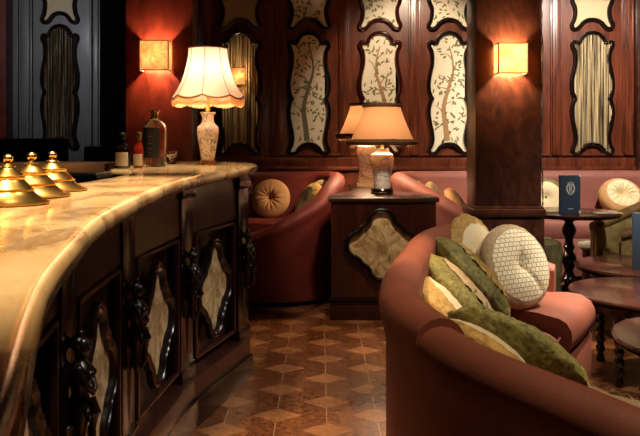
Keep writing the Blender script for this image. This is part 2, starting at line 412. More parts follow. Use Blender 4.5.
def frame_sweep(b, outl, prof, sx=1, sz=1, mtx=None):
    n = len(outl); P = [Vector((x*sx, z*sz)) for x, z in outl]; rings = []
    for i in range(n):
        t = (P[(i+1) % n]-P[i-1]); t.normalize(); nn = Vector((-t.y, t.x))
        rings.append([(P[i].x+nn.x*o, -h, P[i].y+nn.y*o) for o, h in prof])
    if mtx: rings = [[mtx @ Vector(p) for p in r] for r in rings]
    b.skin(rings, True, False, loop=True)
def fill(b, outl, y, sx=1, sz=1, mi=0):
    vs = [b.bm.verts.new((x*sx, y, z*sz)) for x, z in outl]; f = b.bm.faces.new(vs); f.material_index = mi
    bmesh.ops.triangulate(b.bm, faces=[f])
def inside(outl, x, z):
    c = False; n = len(outl)
    for i in range(n):
        x1, z1 = outl[i]; x2, z2 = outl[i-1]
        if (z1 > z) != (z2 > z) and x < (x2-x1)*(z-z1)/(z2-z1)+x1: c = not c
    return c
PROF = [(o*.85, h) for o, h in ((-.010, .004), (-.006, .026), (.004, .034), (.013, .028), (.019, .022), (.026, .034), (.036, .030), (.041, .0), (-.010, .0))]
def leaf(b, x, z, a, l, w_, y, mi):
    pts = []
    for k in range(8):
        t = 2*PI*k/8; px, pz = l*.5*math.cos(t), w_*.5*math.sin(t)*(1-.3*math.cos(t))
        pts.append(b.bm.verts.new((x+px*math.cos(a)-pz*math.sin(a), y, z+px*math.sin(a)+pz*math.cos(a))))
    f = b.bm.faces.new(pts); f.material_index = mi
def ribbon(b, pts, wd, y, mi):
    for i in range(len(pts)-1):
        p, q = Vector(pts[i]), Vector(pts[i+1]); t = (q-p).normalized(); n_ = Vector((-t.y, t.x))
        v = [b.bm.verts.new((c.x, y, c.y)) for c in (p-n_*wd[i]/2, p+n_*wd[i]/2, q+n_*wd[i+1]/2, q-n_*wd[i+1]/2)]
        f = b.bm.faces.new(v); f.material_index = mi
def painting(outl, sx, sz, H, seed, flip, trunk=True):
    rnd = random.Random(seed); b = B(); fill(b, outl, -.004, sx, sz)
    pts = [(.02, .09), (.035, .22), (.055, .36), (.03, .47), (-.005, .57), (-.04, .68), (-.03, .80), (.0, .90)]
    if trunk:
        sp = [(p.x*flip*sx, p.y*H) for p in spline([(x, z, 0) for x, z in pts], 5)]
        k = len(sp); ribbon(b, sp, [.050*(1-i/k)+.008 for i in range(k)], -.0052, 2)
        for (i0, dx, dz) in ((8, .09, .10), (14, -.10, .12), (20, .11, .10), (25, -.08, .12), (29, .08, .07), (11, -.08, .05), (18, .10, .02)):
            x0, z0 = sp[i0]; br = [(x0, z0), (x0+dx*.45*flip, z0+dz*.7), (x0+dx*flip, z0+dz)]; ribbon(b, br, [.013, .010, .005], -.0054, 2)
        for i in range(9): leaf(b, (rnd.random()-.5)*.2, .09+rnd.random()*.05, PI/2+rnd.uniform(-.6, .6), .05, .012, -.0053, 1)
    cnt = 0
    for i in range(700):
        x = rnd.uniform(-.18, .18); z = rnd.uniform(.16 if trunk else .02, .98)*1.0
        if not trunk: z *= .36
        ox, oz = x*1.18, z
        if not inside(outl, ox, oz): continue
        if rnd.random() < .55 and trunk and abs(x) < .02: continue
        leaf(b, x*sx, z*sz, rnd.uniform(0, PI), rnd.uniform(.034, .056), rnd.uniform(.013, .021), -.0056-cnt*2e-6, 1); cnt += 1
        if cnt > (95 if trunk else 34): break
    if trunk and flip == 1:
        leaf(b, -.09*sx, .34*H, .5, .07, .03, -.0066, 3); leaf(b, -.06*sx, .37*H, 1.2, .03, .022, -.0067, 3)
    return b
def curtain_panel(outl, sx, sz, H, amp, seed):
    rnd = random.Random(seed); b = B(); nx = 110; nz = 30
    ph = [rnd.uniform(0, 6) for _ in range(4)]
    def d(u, v): return amp*(.5*math.sin(u*46+ph[0]+.3*math.sin(v*3))+.3*math.sin(u*81+ph[1]+v)+.2*math.sin(u*137+ph[2]))
    vs = {}
    for i in range(nx+1):
        x = -.19+.38*i/nx
        for j in range(nz+1):
            z = -.005+1.0*j/nz
            vs[i, j] = (x, z)
    mp = {}
    def vert(i, j):
        if (i, j) not in mp:
            x, z = vs[i, j]; mp[i, j] = b.bm.verts.new((x*sx, -.022+d(x*1.0/.38*2, z*4), z*sz))
        return mp[i, j]
    for i in range(nx):
        for j in range(nz):
            c = ((vs[i, j][0]+vs[i+1, j+1][0])/2, (vs[i, j][1]+vs[i+1, j+1][1])/2)
            if inside(outl, c[0]*.99, c[1]): b.bm.faces.new((vert(i, j), vert(i+1, j), vert(i+1, j+1), vert(i, j+1)))
    return b
def wall_panel(x, z0, H, sx, kind, fm, label, group, seed=0, flip=1, face=None):
    e = empty('wall_panel', label, 'wall panel', (x, YB-.001, z0), 0, group)
    b = B(); frame_sweep(b, TALL, PROF, sx, H); b.build('moulded_frame', fm, e)
    if kind == 'tree': painting(TALL, sx, H, H, seed, flip).build('painted_silk', [M['silk'], M['leaf_paint'], M['trunk_paint' if seed != 2 else 'olive_paint'], M['bird_paint']], e, 0)
    else:
        b = B(); fill(b, TALL, -.003, sx, H); b.build('backing', M['black'], e, 0)
        curtain_panel(TALL, sx, H, H, .016, seed).build('pleated_cloth', face, e)
    return e
def top_panel(x, z0, sx, kind, fm, label, group, seed=0):
    e = empty('wall_panel', label, 'wall panel', (x, YB-.001, z0), 0, group)
    b = B(); frame_sweep(b, SHORT, PROF, sx, 1); b.build('moulded_frame', fm, e)
    if kind == 'tree': painting(SHORT, sx, 1, 1, seed, 1, False).build('painted_silk', [M['silk'], M['leaf_paint'], M['trunk_paint'], M['bird_paint']], e, 0)
    else:
        b = B(); fill(b, SHORT, -.004, sx, 1); b.build('stone_face', M['tan_stone'], e, 0)
    return e
ZP = 1.165; HP = 1.165
G1, G2 = 'tall shaped panels on the panelled wall', 'short shaped panels above the tall ones'
wall_panel(bays[0], ZP, HP, 1, 'cloth', M['frame_black'], 'tall shaped panel with pleated gold cloth beside the red pillar, reflected sconce on it', G1, 1, face=M['gold_curtain'])
wall_panel(bays[1], ZP, HP, 1, 'tree', M['frame_black'], 'tall painted tree panel between the gold cloth panel and the lit central panel', G1, 2, -1)
wall_panel(bays[2], ZP, HP, 1, 'tree', M['frame_red'], 'brightly lit painted tree panel directly behind the two table lamps', G1, 3, 1)
wall_panel(bays[3], ZP, HP, 1, 'tree', M['frame_black'], 'tall painted tree panel next to the brown pillar', G1, 4, -1)
wall_panel(bays[4], ZP, HP, 1, 'cloth', M['frame_black'], 'tall cloth panel mostly hidden behind the brown pillar', G1, 5, face=M['gold_curtain'])
wall_panel(bays[5], ZP, HP, 1, 'cloth', M['frame_black'], 'tall pale gold pleated cloth panel above the pink bench and blue menu', G1, 6, face=M['gold_curtain'])
wall_panel(-2.58, 1.22, 1.18, .85, 'cloth', M['frame_black'], 'tall pleated cloth panel with dimmed colour on the cool-lit wall behind the bar', G1, 7, face=M['dim_curtain'])
ZT = 2.405
top_panel(bays[0], ZT, 1, 'stone', M['frame_black'], 'short tan panel above the gold cloth panel by the red pillar', G2)
top_panel(bays[1], ZT, 1, 'tree', M['frame_black'], 'short leafy panel above the painted tree panel next to the gold cloth', G2, 12)
top_panel(bays[2], ZT, 1, 'tree', M['frame_red'], 'short leafy panel above the brightest painted panel behind the lamps', G2, 13)
top_panel(bays[3], ZT, 1, 'tree', M['frame_black'], 'short leafy panel above the painted panel next to the brown pillar', G2, 14)
top_panel(bays[5], ZT, 1, 'stone', M['frame_black'], 'short tan stone panel above the pale cloth panel over the pink bench', G2)
top_panel(-2.58, 2.47, .85, 'stone', M['frame_black'], 'short tan stone panel high on the cool-lit wall behind the bar', G2)

# ------------------------------------------------------------------ sconces
def sconce(x, y, z, wd, h, dp, power, label, col=(1, .66, .36)):
    e = empty('wall_sconce', label, 'wall lamp', (x, y, z), 0, 'glowing wall sconces')
    b = B(); t = .006
    b.box((0, -dp, 0), (wd, t, h)); b.box((-wd/2, -dp/2, 0), (t, dp, h)); b.box((wd/2, -dp/2, 0), (t, dp, h)); b.build('alabaster_shade', M['alabaster'], e, 0)
    b = B(); r = .007
    for sx_ in (-1, 1):
        b.box((sx_*(wd/2+.002), -dp-.002, 0), (r, r, h+.008))
    for sz_ in (-1, 1):
        b.box((0, -dp-.002, sz_*h/2), (wd+.01, r, r))
        for sx_ in (-1, 1): b.box((sx_*(wd/2+.002), -dp/2, sz_*h/2), (r, dp, r))
    b.build('metal_edging', M['gold_trim'], e, 0)
    B().box((0, -.008, 0), (wd*.5, .014, h*.5), bevel=.004).build('backplate', M['brass'], e)
    l = light('sconce_bulb', 'POINT', (0, -dp*.5, 0), power, col, size=.02); l.parent = e
    return e
sconce(1.232, 4.695, 1.25+83*4.7/720, .185, .19, .10, 60, 'glowing square alabaster sconce on the brown wooden pillar')
sconce(-1.12, 4.955, 1.25+86*4.96/720, .19, .20, .10, 42, 'glowing square alabaster sconce on the red pillar behind the bar')
sconce(-.80, 7.09, 1.25+66*7.1/720, .14, .17, .06, 7, 'reflection of a sconce, built as a small dim lamp box at the gold cloth wall panel')  # stands for a mirrored sconce; lit box added in its place

# ------------------------------------------------------------------ bar counter
def fx(d):  # bar front line
    k = .14 if d > 2.5 else .11
    return -.635+k*(d-2.5)**2
def slab_x(d): return -.47+(.073 if d < 3.2 else .072)*(d-2.4)**2
posts = [(-.50, 1.08), (-.602, 1.77), (-.636, 2.45), (-.572, 3.17), (-.396, 3.85)]
REC = .05
e = empty('bar_counter', 'curved dark wooden bar front with carved posts and shaped gilt panels', 'bar', (0, 0, 0))
outer = [(-.45, .1)] + [(x-.085, y) for x, y in posts[:-1]] + [(-.485, 3.85), (-.54, 4.15), (-.66, 4.5), (-.80, 4.58), (-.93, 4.4), (-.93, 3.35), (-.84, 3.2), (-.72, 2.9), (-.70, 2.4), (-.74, 1.8), (-.80, 1.1), (-.8, .1)]
B().prism(outer, .0, 1.088).build('carcass', M['bar_wood'], e, 0)
segs = []
for i in range(4):
    (x0, y0), (x1, y1) = posts[i], posts[i+1]
    mid = Vector(((x0+x1)/2, (y0+y1)/2, 0)); dv = Vector((x1-x0, y1-y0, 0)); L = dv.length; ang = math.atan2(dv.y, dv.x)
    nrm = Vector((dv.y, -dv.x, 0)).normalized()
    base = mid-nrm*REC
    b = B(); yy = -.012
    b.box((0, yy+.003, .96), (L-.09, .03, .22))
    for sz_, hz in ((.835, .014), (.27, .014)): b.box((0, yy-.012, sz_), (L-.22, .02, hz), bevel=.005)
    for sx_ in (-1, 1): b.box((sx_*(L/2-.11), yy-.012, .5525), (.014, .02, .565), bevel=.005)
    pn = b.build('bar_panel', M['bar_wood'], e, 30, base, ang)
    b = B(); frame_sweep(b, QUAT, [(p*1.0, h*.8) for p, h in PROF], .76, .9, Matrix.Translation((0, -.004, .54))); b.build('shaped_frame', M['frame_black'], pn)
    b = B(); fill(b, QUAT, -.010, .76, .9)
    for v in b.bm.verts: v.co.z += .54
    b.build('gilt_glass', M['antique'], pn, 0)
    # brown rail above a black kick board, flush with the posts
    b = B(); b.box((0, -.025, .165), (L+.03, .09, .09), bevel=.006); b.build('base_rail', M['bar_wood'], e, 30, base, ang)
    b = B(); b.box((0, -.03, .06), (L+.035, .11, .12), bevel=.004); b.build('kick_board', M['black_wood'], e, 30, base, ang)
    segs.append((base, ang, nrm))
def figure(b):   # carved half-figure on a scrolled bracket, facing -y
    prof = [(.012, -.40), (.022, -.385), (.03, -.36), (.02, -.33), (.028, -.27), (.042, -.21), (.05, -.17), (.04, -.14), (.034, -.11), (.046, -.07), (.058, -.03), (.056, 0), (.03, .022), (.02, .035), (.022, .05)]
    b.lathe(prof, 18, (0, 0, 0), rad=lambda a, z: 1+.10*math.sin(a*7+z*30))
    b.ball((0, -.006, .085), .036, sc=(.9, 1, 1.25)); b.ball((0, -.042, .08), .009)
    b.ball((0, .012, .105), .040, sc=(1, .9, .9)); b.ball((0, 0, .145), .02)
    for s_ in (-1, 1):
        b.ball((s_*.022, -.045, -.03), .022); b.ball((s_*.05, -.005, .0), .022)
        b.tube([(s_*.055, -.01, 0), (s_*.066, -.035, -.06), (s_*.03, -.06, -.10), (s_*.0, -.055, -.12)], [.017, .015, .013, .010])
        b.tube([(s_*.035+.02*math.cos(t)*s_, -.04-.01*t/6, -.20+.026*math.sin(t)) for t in [k*.6 for k in range(10)]], [.011-.0006*k for k in range(10)], 8)
    b.tube([(0, -.05, -.14), (0, -.065, -.20), (0, -.05, -.27), (0, -.055, -.33), (0, -.03, -.38)], [.02, .026, .018, .016, .01])
for i, (x, y) in enumerate(posts):
    base, ang, nrm = segs[min(i, 3)]
    if 0 < i < 4: ang = (segs[i-1][1]+segs[i][1])/2
    n_ = Vector((math.sin(ang), -math.cos(ang), 0))
    b = B(); b.box((0, .05, .645), (.15, .075, .87), bevel=.006); b.box((0, .045, .235), (.17, .085, .05), bevel=.008); b.box((0, .045, 1.035), (.17, .085, .06), bevel=.008); b.lathe([(0, .25), (.012, .25), (.02, .30), (.03, .52), (.036, .56), (.02, .575), (0, .58)], 12, (0, .03, 0))
    p = b.build('post', M['black_wood'], e, 30, (x, y, 0), ang)
    b = B(); figure(b)
    for v in b.bm.verts: v.co *= .56
    o = b.build('carved_figure', M['frame_black'], p, 60, (0, -.012, .70))
# end corbel under the slab
b = B(); b.tube([(0, 0, 1.08), (.02, -.02, 1.0), (-.01, 0, .93), (-.05, .02, .86), (-.03, .03, .82)], [.045, .05, .04, .03, .012], 12); b.ball((.02, -.02, 1.03), .05)
b.build('corbel', M['bar_wood'], e, 60, (-.455, 4.12, -.03))

# marble slab
SL = spline([(-.035, .05, 0), (-.10, .22, 0), (-.147, .36, 0), (-.202, .52, 0), (-.247, .668, 0), (-.295, .88, 0), (-.352, 1.16, 0), (-.395, 1.55, 0), (-.424, 1.9, 0), (-.44, 2.3, 0), (-.424, 2.75, 0), (-.385, 3.2, 0), (-.352, 3.65, 0)], 5)
out = [(p.x, p.y) for p in SL]
out += [(-.352, 3.86), (-.345, 3.97), (-.352, 4.10), (-.385, 4.26), (-.44, 4.42), (-.52, 4.56), (-.62, 4.66), (-.74, 4.70), (-.88, 4.66), (-.98, 4.5), (-1.0, 4.2), (-.99, 3.7), (-.97, 3.30),
        (-.92, 3.17), (-.82, 3.05), (-.75, 2.82), (-.725, 2.5), (-.725, 2.2), (-.745, 1.95), (-.80, 1.7), (-.86, 1.3), (-.88, .9), (-.86, .5), (-.8, .05)]
def slab(outl, z0, z1, rr, name, m, label, cat):
    b = B(); n = len(outl); P = [Vector(p) for p in outl]; nn = []
    for i in range(n):
        t = P[(i+1) % n]-P[i-1]; t.normalize(); nn.append(Vector((t.y, -t.x)))
    A = sum(P[i-1].x*P[i].y-P[i].x*P[i-1].y for i in range(n)); s_ = 1 if A > 0 else -1
    h = z1-z0; prof = [(-rr, z0)] + [(-rr+rr*math.cos(a), (z0+z1)/2+h/2*math.sin(a)) for a in [(-PI/2)+PI*k/10 for k in range(1, 10)]] + [(-rr, z1)]
    b.skin([[Vector((P[i].x+nn[i].x*o*s_, P[i].y+nn[i].y*o*s_, z)) for i in range(n)] for o, z in prof], True, True)
    return tag(b.build(name, m, None, 50), label, cat)
slab(out, 1.088, 1.132, .022, 'marble_countertop', M['marble'], 'glossy cream marble countertop with brown veins curving along the bar', 'countertop')

# ------------------------------------------------------------------ things on the bar
ZB = 1.132
def brass_dome(x, y, label, s=1.0):
    e = empty('brass_dome', label, 'brass dome', (x, y, ZB), 0, 'tiered brass domes on the marble bar')
    B().lathe([(.0, 0), (.084*s, 0), (.088*s, .003), (.088*s, .006), (.082*s, .0085), (.074*s, .0125), (.064*s, .020), (.058*s, .026), (.055*s, .030), (.057*s, .033), (.0, .034)], 48).build('dish_base', M['brass'], e)
    B().lathe([(0, .033), (.052*s, .033), (.053*s, .036), (.046*s, .043), (.038*s, .051), (.034*s, .056), (.036*s, .059), (.036*s, .062), (0, .063)], 48).build('middle_tier', M['brass'], e)
    B().lathe([(0, .0625), (.033*s, .0625), (.034*s, .065), (.028*s, .071), (.019*s, .078), (.015*s, .083), (.017*s, .085), (.014*s, .088), (.007*s, .092), (.006*s, .094)], 40).build('top_tier', M['brass'], e)
    B().ball((0, 0, .103), .0115*s, seg=24).build('finial', M['brass'], e)
    e.scale = (1, 1, .86)
brass_dome(-.598, 1.38, 'tiered brass dome on the marble, nearest the camera of the three', .86)
brass_dome(-.63, 1.573, 'tiered brass dome standing between two others on the marble', .93)
brass_dome(-.66, 1.775, 'tiered brass dome closest to the bottles and back counter', .94)

def lamp_light(e, z, power, col=(1, .74, .48), size=.035):
    l = light('lamp_bulb', 'POINT', (0, 0, z), power, col, size=size); l.parent = e; return l
# bar lamp: bell shade with fringe
e = empty('table_lamp', 'lit lamp with fringed bell shade and flowered vase on the marble bar', 'table lamp', (-.612, 3.93, ZB))
B().lathe([(0, 0), (.042, 0), (.044, .006), (.044, .018), (.040, .024), (0, .024)], 32).build('foot', M['gold_trim'], e)
B().lathe([(0, .024), (.036, .024), (.040, .05), (.048, .10), (.056, .145), (.060, .18), (.057, .205), (.040, .222), (.033, .235), (.032, .255), (.036, .272), (.043, .28), (.043, .286), (.0, .288)], 40).build('vase', M['vase_rose'], e)
B().lathe([(0, .286), (.013, .286), (.013, .30), (.008, .31), (.008, .40), (.012, .405), (.012, .43), (0, .43)], 16).build('stem', M['brass'], e)
NS = 8
def scal(a, z):
    k = max(0, (.40-z)/.06); return 1
b = B(); rings = []
for (r, z) in [(.105, .632), (.108, .59), (.116, .55), (.128, .50), (.146, .45), (.168, .41), (.186, .385), (.193, .372)]:
    ring = []
    for i in range(64):
        a = 2*PI*i/64; seg = abs(((a/(2*PI)*NS) % 1)-.5)*2
        rr = r*(1-.03*(1-seg**2)); zz = z-(.016*(1-seg**2) if z < .44 else 0)*(.44-z)/.07
        ring.append(Vector((rr*math.cos(a), rr*math.sin(a), zz)))
    rings.append(ring)
b.skin(rings, True, False); b.build('lamp_shade', M['shade_peach'], e, 0)
b = B()
for k in range(NS):
    a = 2*PI*k/NS
    b.tube([(r*math.cos(a)*1.004, r*math.sin(a)*1.004, z) for r, z in [(.105, .632), (.108, .59), (.116, .55), (.128, .50), (.146, .45), (.168, .41), (.186, .385), (.193, .372)]], .0018, 6)
b.build('shade_seam', M['shade_seam'], e)
b = B(); b.tube([(.106*math.cos(2*PI*i/48), .106*math.sin(2*PI*i/48), .632) for i in range(49)], .004, 6); b.build('top_band', M['gold_trim'], e)
b = B(); pts = []
for i in range(129):
    a = 2*PI*i/128; seg = abs(((a/(2*PI)*NS) % 1)-.5)*2; pts.append((.194*(1-.03*(1-seg**2))*math.cos(a), .194*(1-.03*(1-seg**2))*math.sin(a), .372-.016*(1-seg**2)))
b.tube(pts, .005, 6); b.build('trim_band', M['gold_trim'], e)
b = B()
for i in range(160):
    a = 2*PI*i/160; seg = abs(((a/(2*PI)*NS) % 1)-.5)*2; r = .194*(1-.03*(1-seg**2)); z = .370-.016*(1-seg**2); l = .038+.003*random.random()
    b.tube([(r*math.cos(a), r*math.sin(a), z), ((r+.003)*math.cos(a), (r+.003)*math.sin(a), z-l*.6), (r*math.cos(a+.01), r*math.sin(a+.01), z-l)], [.0035, .0036, .0024], 5)
b.build('fringe', M['fringe_cream'], e)
lamp_light(e, .50, 9, (1, .84, .66))

# bottles
def bottle(name, x, y, label, prof, m, cap, capm, lab=None, labm=None, z=ZB):
    e = empty(name, label, 'bottle', (x, y, z), 0)
    B().lathe(prof, 32).build('bottle_body', m, e)
    B().lathe(cap, 20).build('cap', capm, e)
    if lab:
        r, z0, z1, a0, a1 = lab; b = B(); k = 14
        b.skin([[Vector((rr*math.cos(a0+(a1-a0)*i/k), rr*math.sin(a0+(a1-a0)*i/k), zz)) for i in range(k+1)] for rr, zz in ((r, z0), (r, z1), (r+.001, z1), (r+.001, z0))], False, False, loop=True)
        b.build('bottle_label', labm, e)
    return e
bottle('bitters_bottle', -.92, 3.36, 'small dark bottle with cream label and black stopper at the bar edge',
       [(0, 0), (.031, 0), (.034, .004), (.034, .085), (.030, .10), (.018, .112), (.013, .12), (.013, .138), (0, .138)], M['dark_glass'],
       [(0, .134), (.016, .134), (.018, .142), (.018, .158), (.012, .166), (0, .166)], M['black'], (.0345, .012, .075, -2.6, -.6), M['paper'])
bottle('syrup_bottle', -.857, 3.40, 'slim red bottle with pale label between dark bottle and glass decanter',
       [(0, 0), (.022, 0), (.024, .004), (.024, .08), (.02, .10), (.013, .118), (.012, .128), (0, .128)], M['red_glass'],
       [(0, .126), (.014, .126), (.014, .165), (.012, .168), (0, .168)], M['brass'], (.0245, .012, .066, -2.6, -.6), M['paper'])
e = bottle('glass_decanter', -.826, 3.60, 'tall clear glass decanter with dark label on the bar', 
       [(0, 0), (.054, 0), (.058, .006), (.058, .19), (.054, .21), (.036, .226), (.02, .236), (.018, .265), (.024, .27), (.024, .275), (.016, .275), (.015, .24), (.03, .224), (.05, .205), (.054, .188), (.054, .012), (0, .010)], M['glass'],
       [(0, .255), (.013, .255), (.014, .276), (.026, .278), (.026, .284), (0, .285)], M['brass'], (.0588, .045, .195, -2.55, -.95), M['label_dark'])
B().lathe([(0, .012), (.052, .012), (.052, .05), (0, .05)], 28).build('whisky', M['whisky'], e)
b = B()
for k, (wd, zz) in enumerate(((.5, .165), (.7, .15), (.35, .13), (.8, .115), (.6, .09), (.4, .07))):
    pts = []
    b.skin([[Vector((.0602*math.cos(-1.75+wd*.6*(i/8-.5)), .0602*math.sin(-1.75+wd*.6*(i/8-.5)), zz+dz)) for i in range(9)] for dz in (-.003, .003)], False, False)
b.build('label_lettering', M['fringe_brown'], e, 0)
e = empty('cut_glass', 'tiny stemmed cut glass beside the lamp foot on the bar', 'glass', (-.83, 4.02, ZB))
B().lathe([(0, 0), (.028, 0), (.03, .004), (.012, .01), (.008, .018), (.014, .03), (.012, .036), (.03, .044), (.036, .05), (.036, .074), (.032, .074), (.03, .052), (0, .046)], 10).build('glass_bowl', M['glass'], e, 20)
# well tray beside the bottles
e = empty('drip_tray', 'black drip tray with bright rim under the two small bottles', 'tray', (-.985, 2.95, 1.098))
B().box((0, 0, .012), (.21, .22, .022), bevel=.004).build('mat', M['black'], e)
b = B(); b.tube([(-.10, -.11, .028), (.10, -.11, .028), (.10, .09, .028)], .006, 8); b.build('rim', M['steel'], e)
B().box((-.0, 0, -.54), (.18, .2, 1.07)).build('stand', M['black'], e)

# back counter behind the bar
e = empty('back_counter', 'pale topped work counter behind the bar against the dark seats', 'counter', (-2.1, 5.3, 0))
B().box((-.1, 0, 1.075), (1.38, .5, .065), bevel=.008).build('counter_top', M['pale_wood'], e)
B().box((-.1, .02, .52), (1.34, .44, 1.04)).build('cabinet_body', M['steel'], e, 0)
B().box((-.1, -.2, .9), (1.30, .012, .02)).build('rail', M['brass'], e, 0)
def dark_seat(x, y, wd, zt, label):
    e = empty('bar_chair', label, 'seat', (x, y, 0), 0, 'dark seats behind the back counter')
    B().box((0, 0, .55), (wd, .12, 2*(zt-.55)), bevel=.03).build('backrest', M['black'], e)
    B().box((0, .25, .42), (wd, .45, .12), bevel=.03).build('seat', M['black'], e)
    for sx_ in (-1, 1):
        for yy in (0, .42): B().box((sx_*(wd/2-.04), yy, .2), (.04, .04, .4)).build('leg', M['black_wood'], e, 0)
dark_seat(-2.42, 6.0, .62, 1.29, 'taller black seat back behind the pale counter under the cloth panel')
dark_seat(-1.66, 6.05, .62, 1.225, 'lower black seat back behind the pale counter near the red pillar')

# ------------------------------------------------------------------ sofas
def offset_path(P, d):
    out = []; n = len(P)
    for i in range(n):
        t = P[min(i+1, n-1)]-P[max(i-1, 0)]; t.z = 0; t.normalize()
        out.append(Vector((P[i].x+t.y*d, P[i].y-t.x*d, P[i].z)))
    return out
def sofa_back(P, side, th, seat_z, name, m, parent, roll=.055):
    b = B(); In = offset_path(P, th*side); rings = []
    for p, q in zip(P, In):
        d = (q-p); d.z = 0; d.normalize(); zt = p.z; r = th/2; ring = []
        prof = [(.015, .04), (.0, .12), (0.0, zt-.16), (-.012, zt-.10)]
        cx, cz = r-.012, zt-r-.005
        for k in range(9):
            a = PI-PI*k/8
            prof.append((cx+(r+.010)*math.cos(a), cz+(r+.006)*math.sin(a)))
        prof += [(th-.005, zt-.15), (th+.03, seat_z+.12), (th+.04, seat_z-.05), (th+.04, .04)]
        rings.append([Vector((p.x+d.x*o, p.y+d.y*o, z)) for o, z in prof])
    b.skin(rings, True, True); return b.build(name, m, parent, 60)
def sofa_seat(Pb, F, side, th, z, name, m, parent, base_name=None):
    n = len(Pb); In = offset_path(Pb, (th+.02)*side); b = B(); rings = []
    for q, f in zip(In, F):
        d = Vector((f.x-q.x, f.y-q.y, 0)); L = d.length; d.normalize()
        prof = [(0, z-.16), (0, z-.01), (L*.35, z+.008), (L*.7, z+.010), (L-.05, z+.002), (L-.015, z-.012), (L+.008, z-.045), (L+.012, z-.09), (L-.005, z-.135), (L-.03, z-.16)]
        rings.append([Vector((q.x+d.x*o, q.y+d.y*o, h)) for o, h in prof])
    b.skin(rings, True, True); b.build(name, m, parent, 60)
    b = B(); rings = []
    for q, f in zip(In, F):
        d = Vector((f.x-q.x, f.y-q.y, 0)); L = d.length; d.normalize()
        prof = [(0, .05), (0, z-.155), (L-.03, z-.155), (L-.012, z-.18), (L-.01, .16), (L-.03, .05)]
        rings.append([Vector((q.x+d.x*o, q.y+d.y*o, h)) for o, h in prof])
    b.skin(rings, True, True); b.build('seat_base', m, parent, 60)
def resample(pts, n):
    L = [0]
    for i in range(1, len(pts)): L.append(L[-1]+(pts[i]-pts[i-1]).length)
    out = []; j = 0
    for k in range(n):
        s_ = L[-1]*k/(n-1)
        while j < len(pts)-2 and L[j+1] < s_: j += 1
        t = (s_-L[j])/max(1e-9, L[j+1]-L[j]); out.append(pts[j].lerp(pts[j+1], min(1, t)))
    return out
# foreground sofa
e = empty('curved_sofa', 'large rust red curved sofa nearest the camera piled with round cushions', 'sofa', (0, 0, 0))
near = [(.98, .84, .72), (.62, 1.02, .79), (.42, 1.24, .825), (.280, 1.42, .845), (.228, 1.56, .85)]
far = [(.228, 1.56, .868), (.183, 1.80, .87), (.186, 2.03, .868), (.228, 2.30, .865), (.312, 2.69, .86), (.45, 3.22, .86), (.66, 3.60, .85), (.90, 3.84, .77), (1.12, 3.92, .66), (1.27, 3.88, .60)]
TH = .095
Pn = resample(spline(near, 8), 30); Pf = resample(spline(far, 8), 70)
sofa_back(Pn, 1, TH, .44, 'near_backrest', M['sofa'], e)
sofa_back(Pf, 1, TH, .46, 'far_backrest', M['sofa'], e)
allP = spline(near, 8)[:-1]+spline(far, 8)
PA = resample(allP, 100)
Fp = [(1.30, 1.20), (1.08, 1.42), (.93, 1.75), (.862, 2.05), (.862, 2.30), (.90, 2.55), (.95, 2.80), (1.06, 3.08), (1.22, 3.34), (1.36, 3.58)]
FA = resample(spline([(x, y, 0) for x, y in Fp], 8), 100)
cut = 79
PAin = PA
FN = [Vector((p.x-.05, p.y-.01, 0)) for p in FA]
sofa_seat(PA[2:cut+1], FN[2:cut+1], 1, TH, .41, 'near_seat_cushion', M['sofa'], e)
sofa_seat(PA[cut:], FA[cut:], 1, TH, .475, 'far_seat_cushion', M['sofa'], e)
b = B(); pp = FN[2:cut+1]; b.tube([(p.x+.004, p.y, .405) for p in pp], .006, 8); b.build('seat_piping', M['sofa_red'], e)

# back booths
def booth(name, label, path, front, m, seat_z, cat='sofa'):
    e = empty(name, label, cat, (0, 0, 0))
    P = resample(spline(path, 8), 80); F = resample(spline([(x, y, 0) for x, y in front], 8), 80)
    return e, P, F
e, P, F = booth('booth_sofa', 'dark red curved booth sofa between the bar end and the lamp cabinet',
                [(-1.22, 7.0, .97), (-.8, 7.0, .97), (-.3, 7.0, .975), (.02, 6.92, .98), (.17, 6.65, .985), (.195, 6.2, .985), (.13, 5.78, .93), (.0, 5.55, .82), (-.28, 5.44, .67), (-.50, 5.44, .57), (-.80, 5.46, .50)],
                [(-1.22, 6.42), (-.95, 6.42), (-.75, 6.42), (-.56, 6.35), (-.5, 6.28), (-.48, 6.2), (-.5, 6.12), (-.54, 6.06), (-.62, 6.02), (-.72, 6.0), (-.85, 6.0)], M['sofa_red'], .5)
sofa_back(P, 1, .13, .5, 'backrest', M['sofa_red'], e); sofa_seat(P, F, 1, .13, .545, 'seat_cushion', M['sofa_red'], e)
e, P, F = booth('booth_sofa', 'rust red booth sofa and long pink bench between lamp cabinet and far corner',
                [(1.50, 5.50, .50), (1.38, 5.44, .60), (1.18, 5.42, .71), (.90, 5.55, .85), (.70, 5.85, .955), (.65, 6.25, .985), (.68, 6.65, .985), (.83, 6.92, .98), (1.2, 7.0, .98), (2.2, 7.0, .985), (3.2, 7.0, .985)],
                [(1.54, 5.98), (1.50, 5.99), (1.44, 6.02), (1.36, 6.08), (1.32, 6.15), (1.31, 6.22), (1.33, 6.3), (1.4, 6.4), (1.6, 6.46), (2.2, 6.47), (3.2, 6.47)], M['bench_pink'], .5)
sofa_back(P, 1, .13, .5, 'backrest', M['bench_pink'], e); sofa_seat(P, F, 1, .13, .545, 'seat_cushion', M['bench_pink'], e)

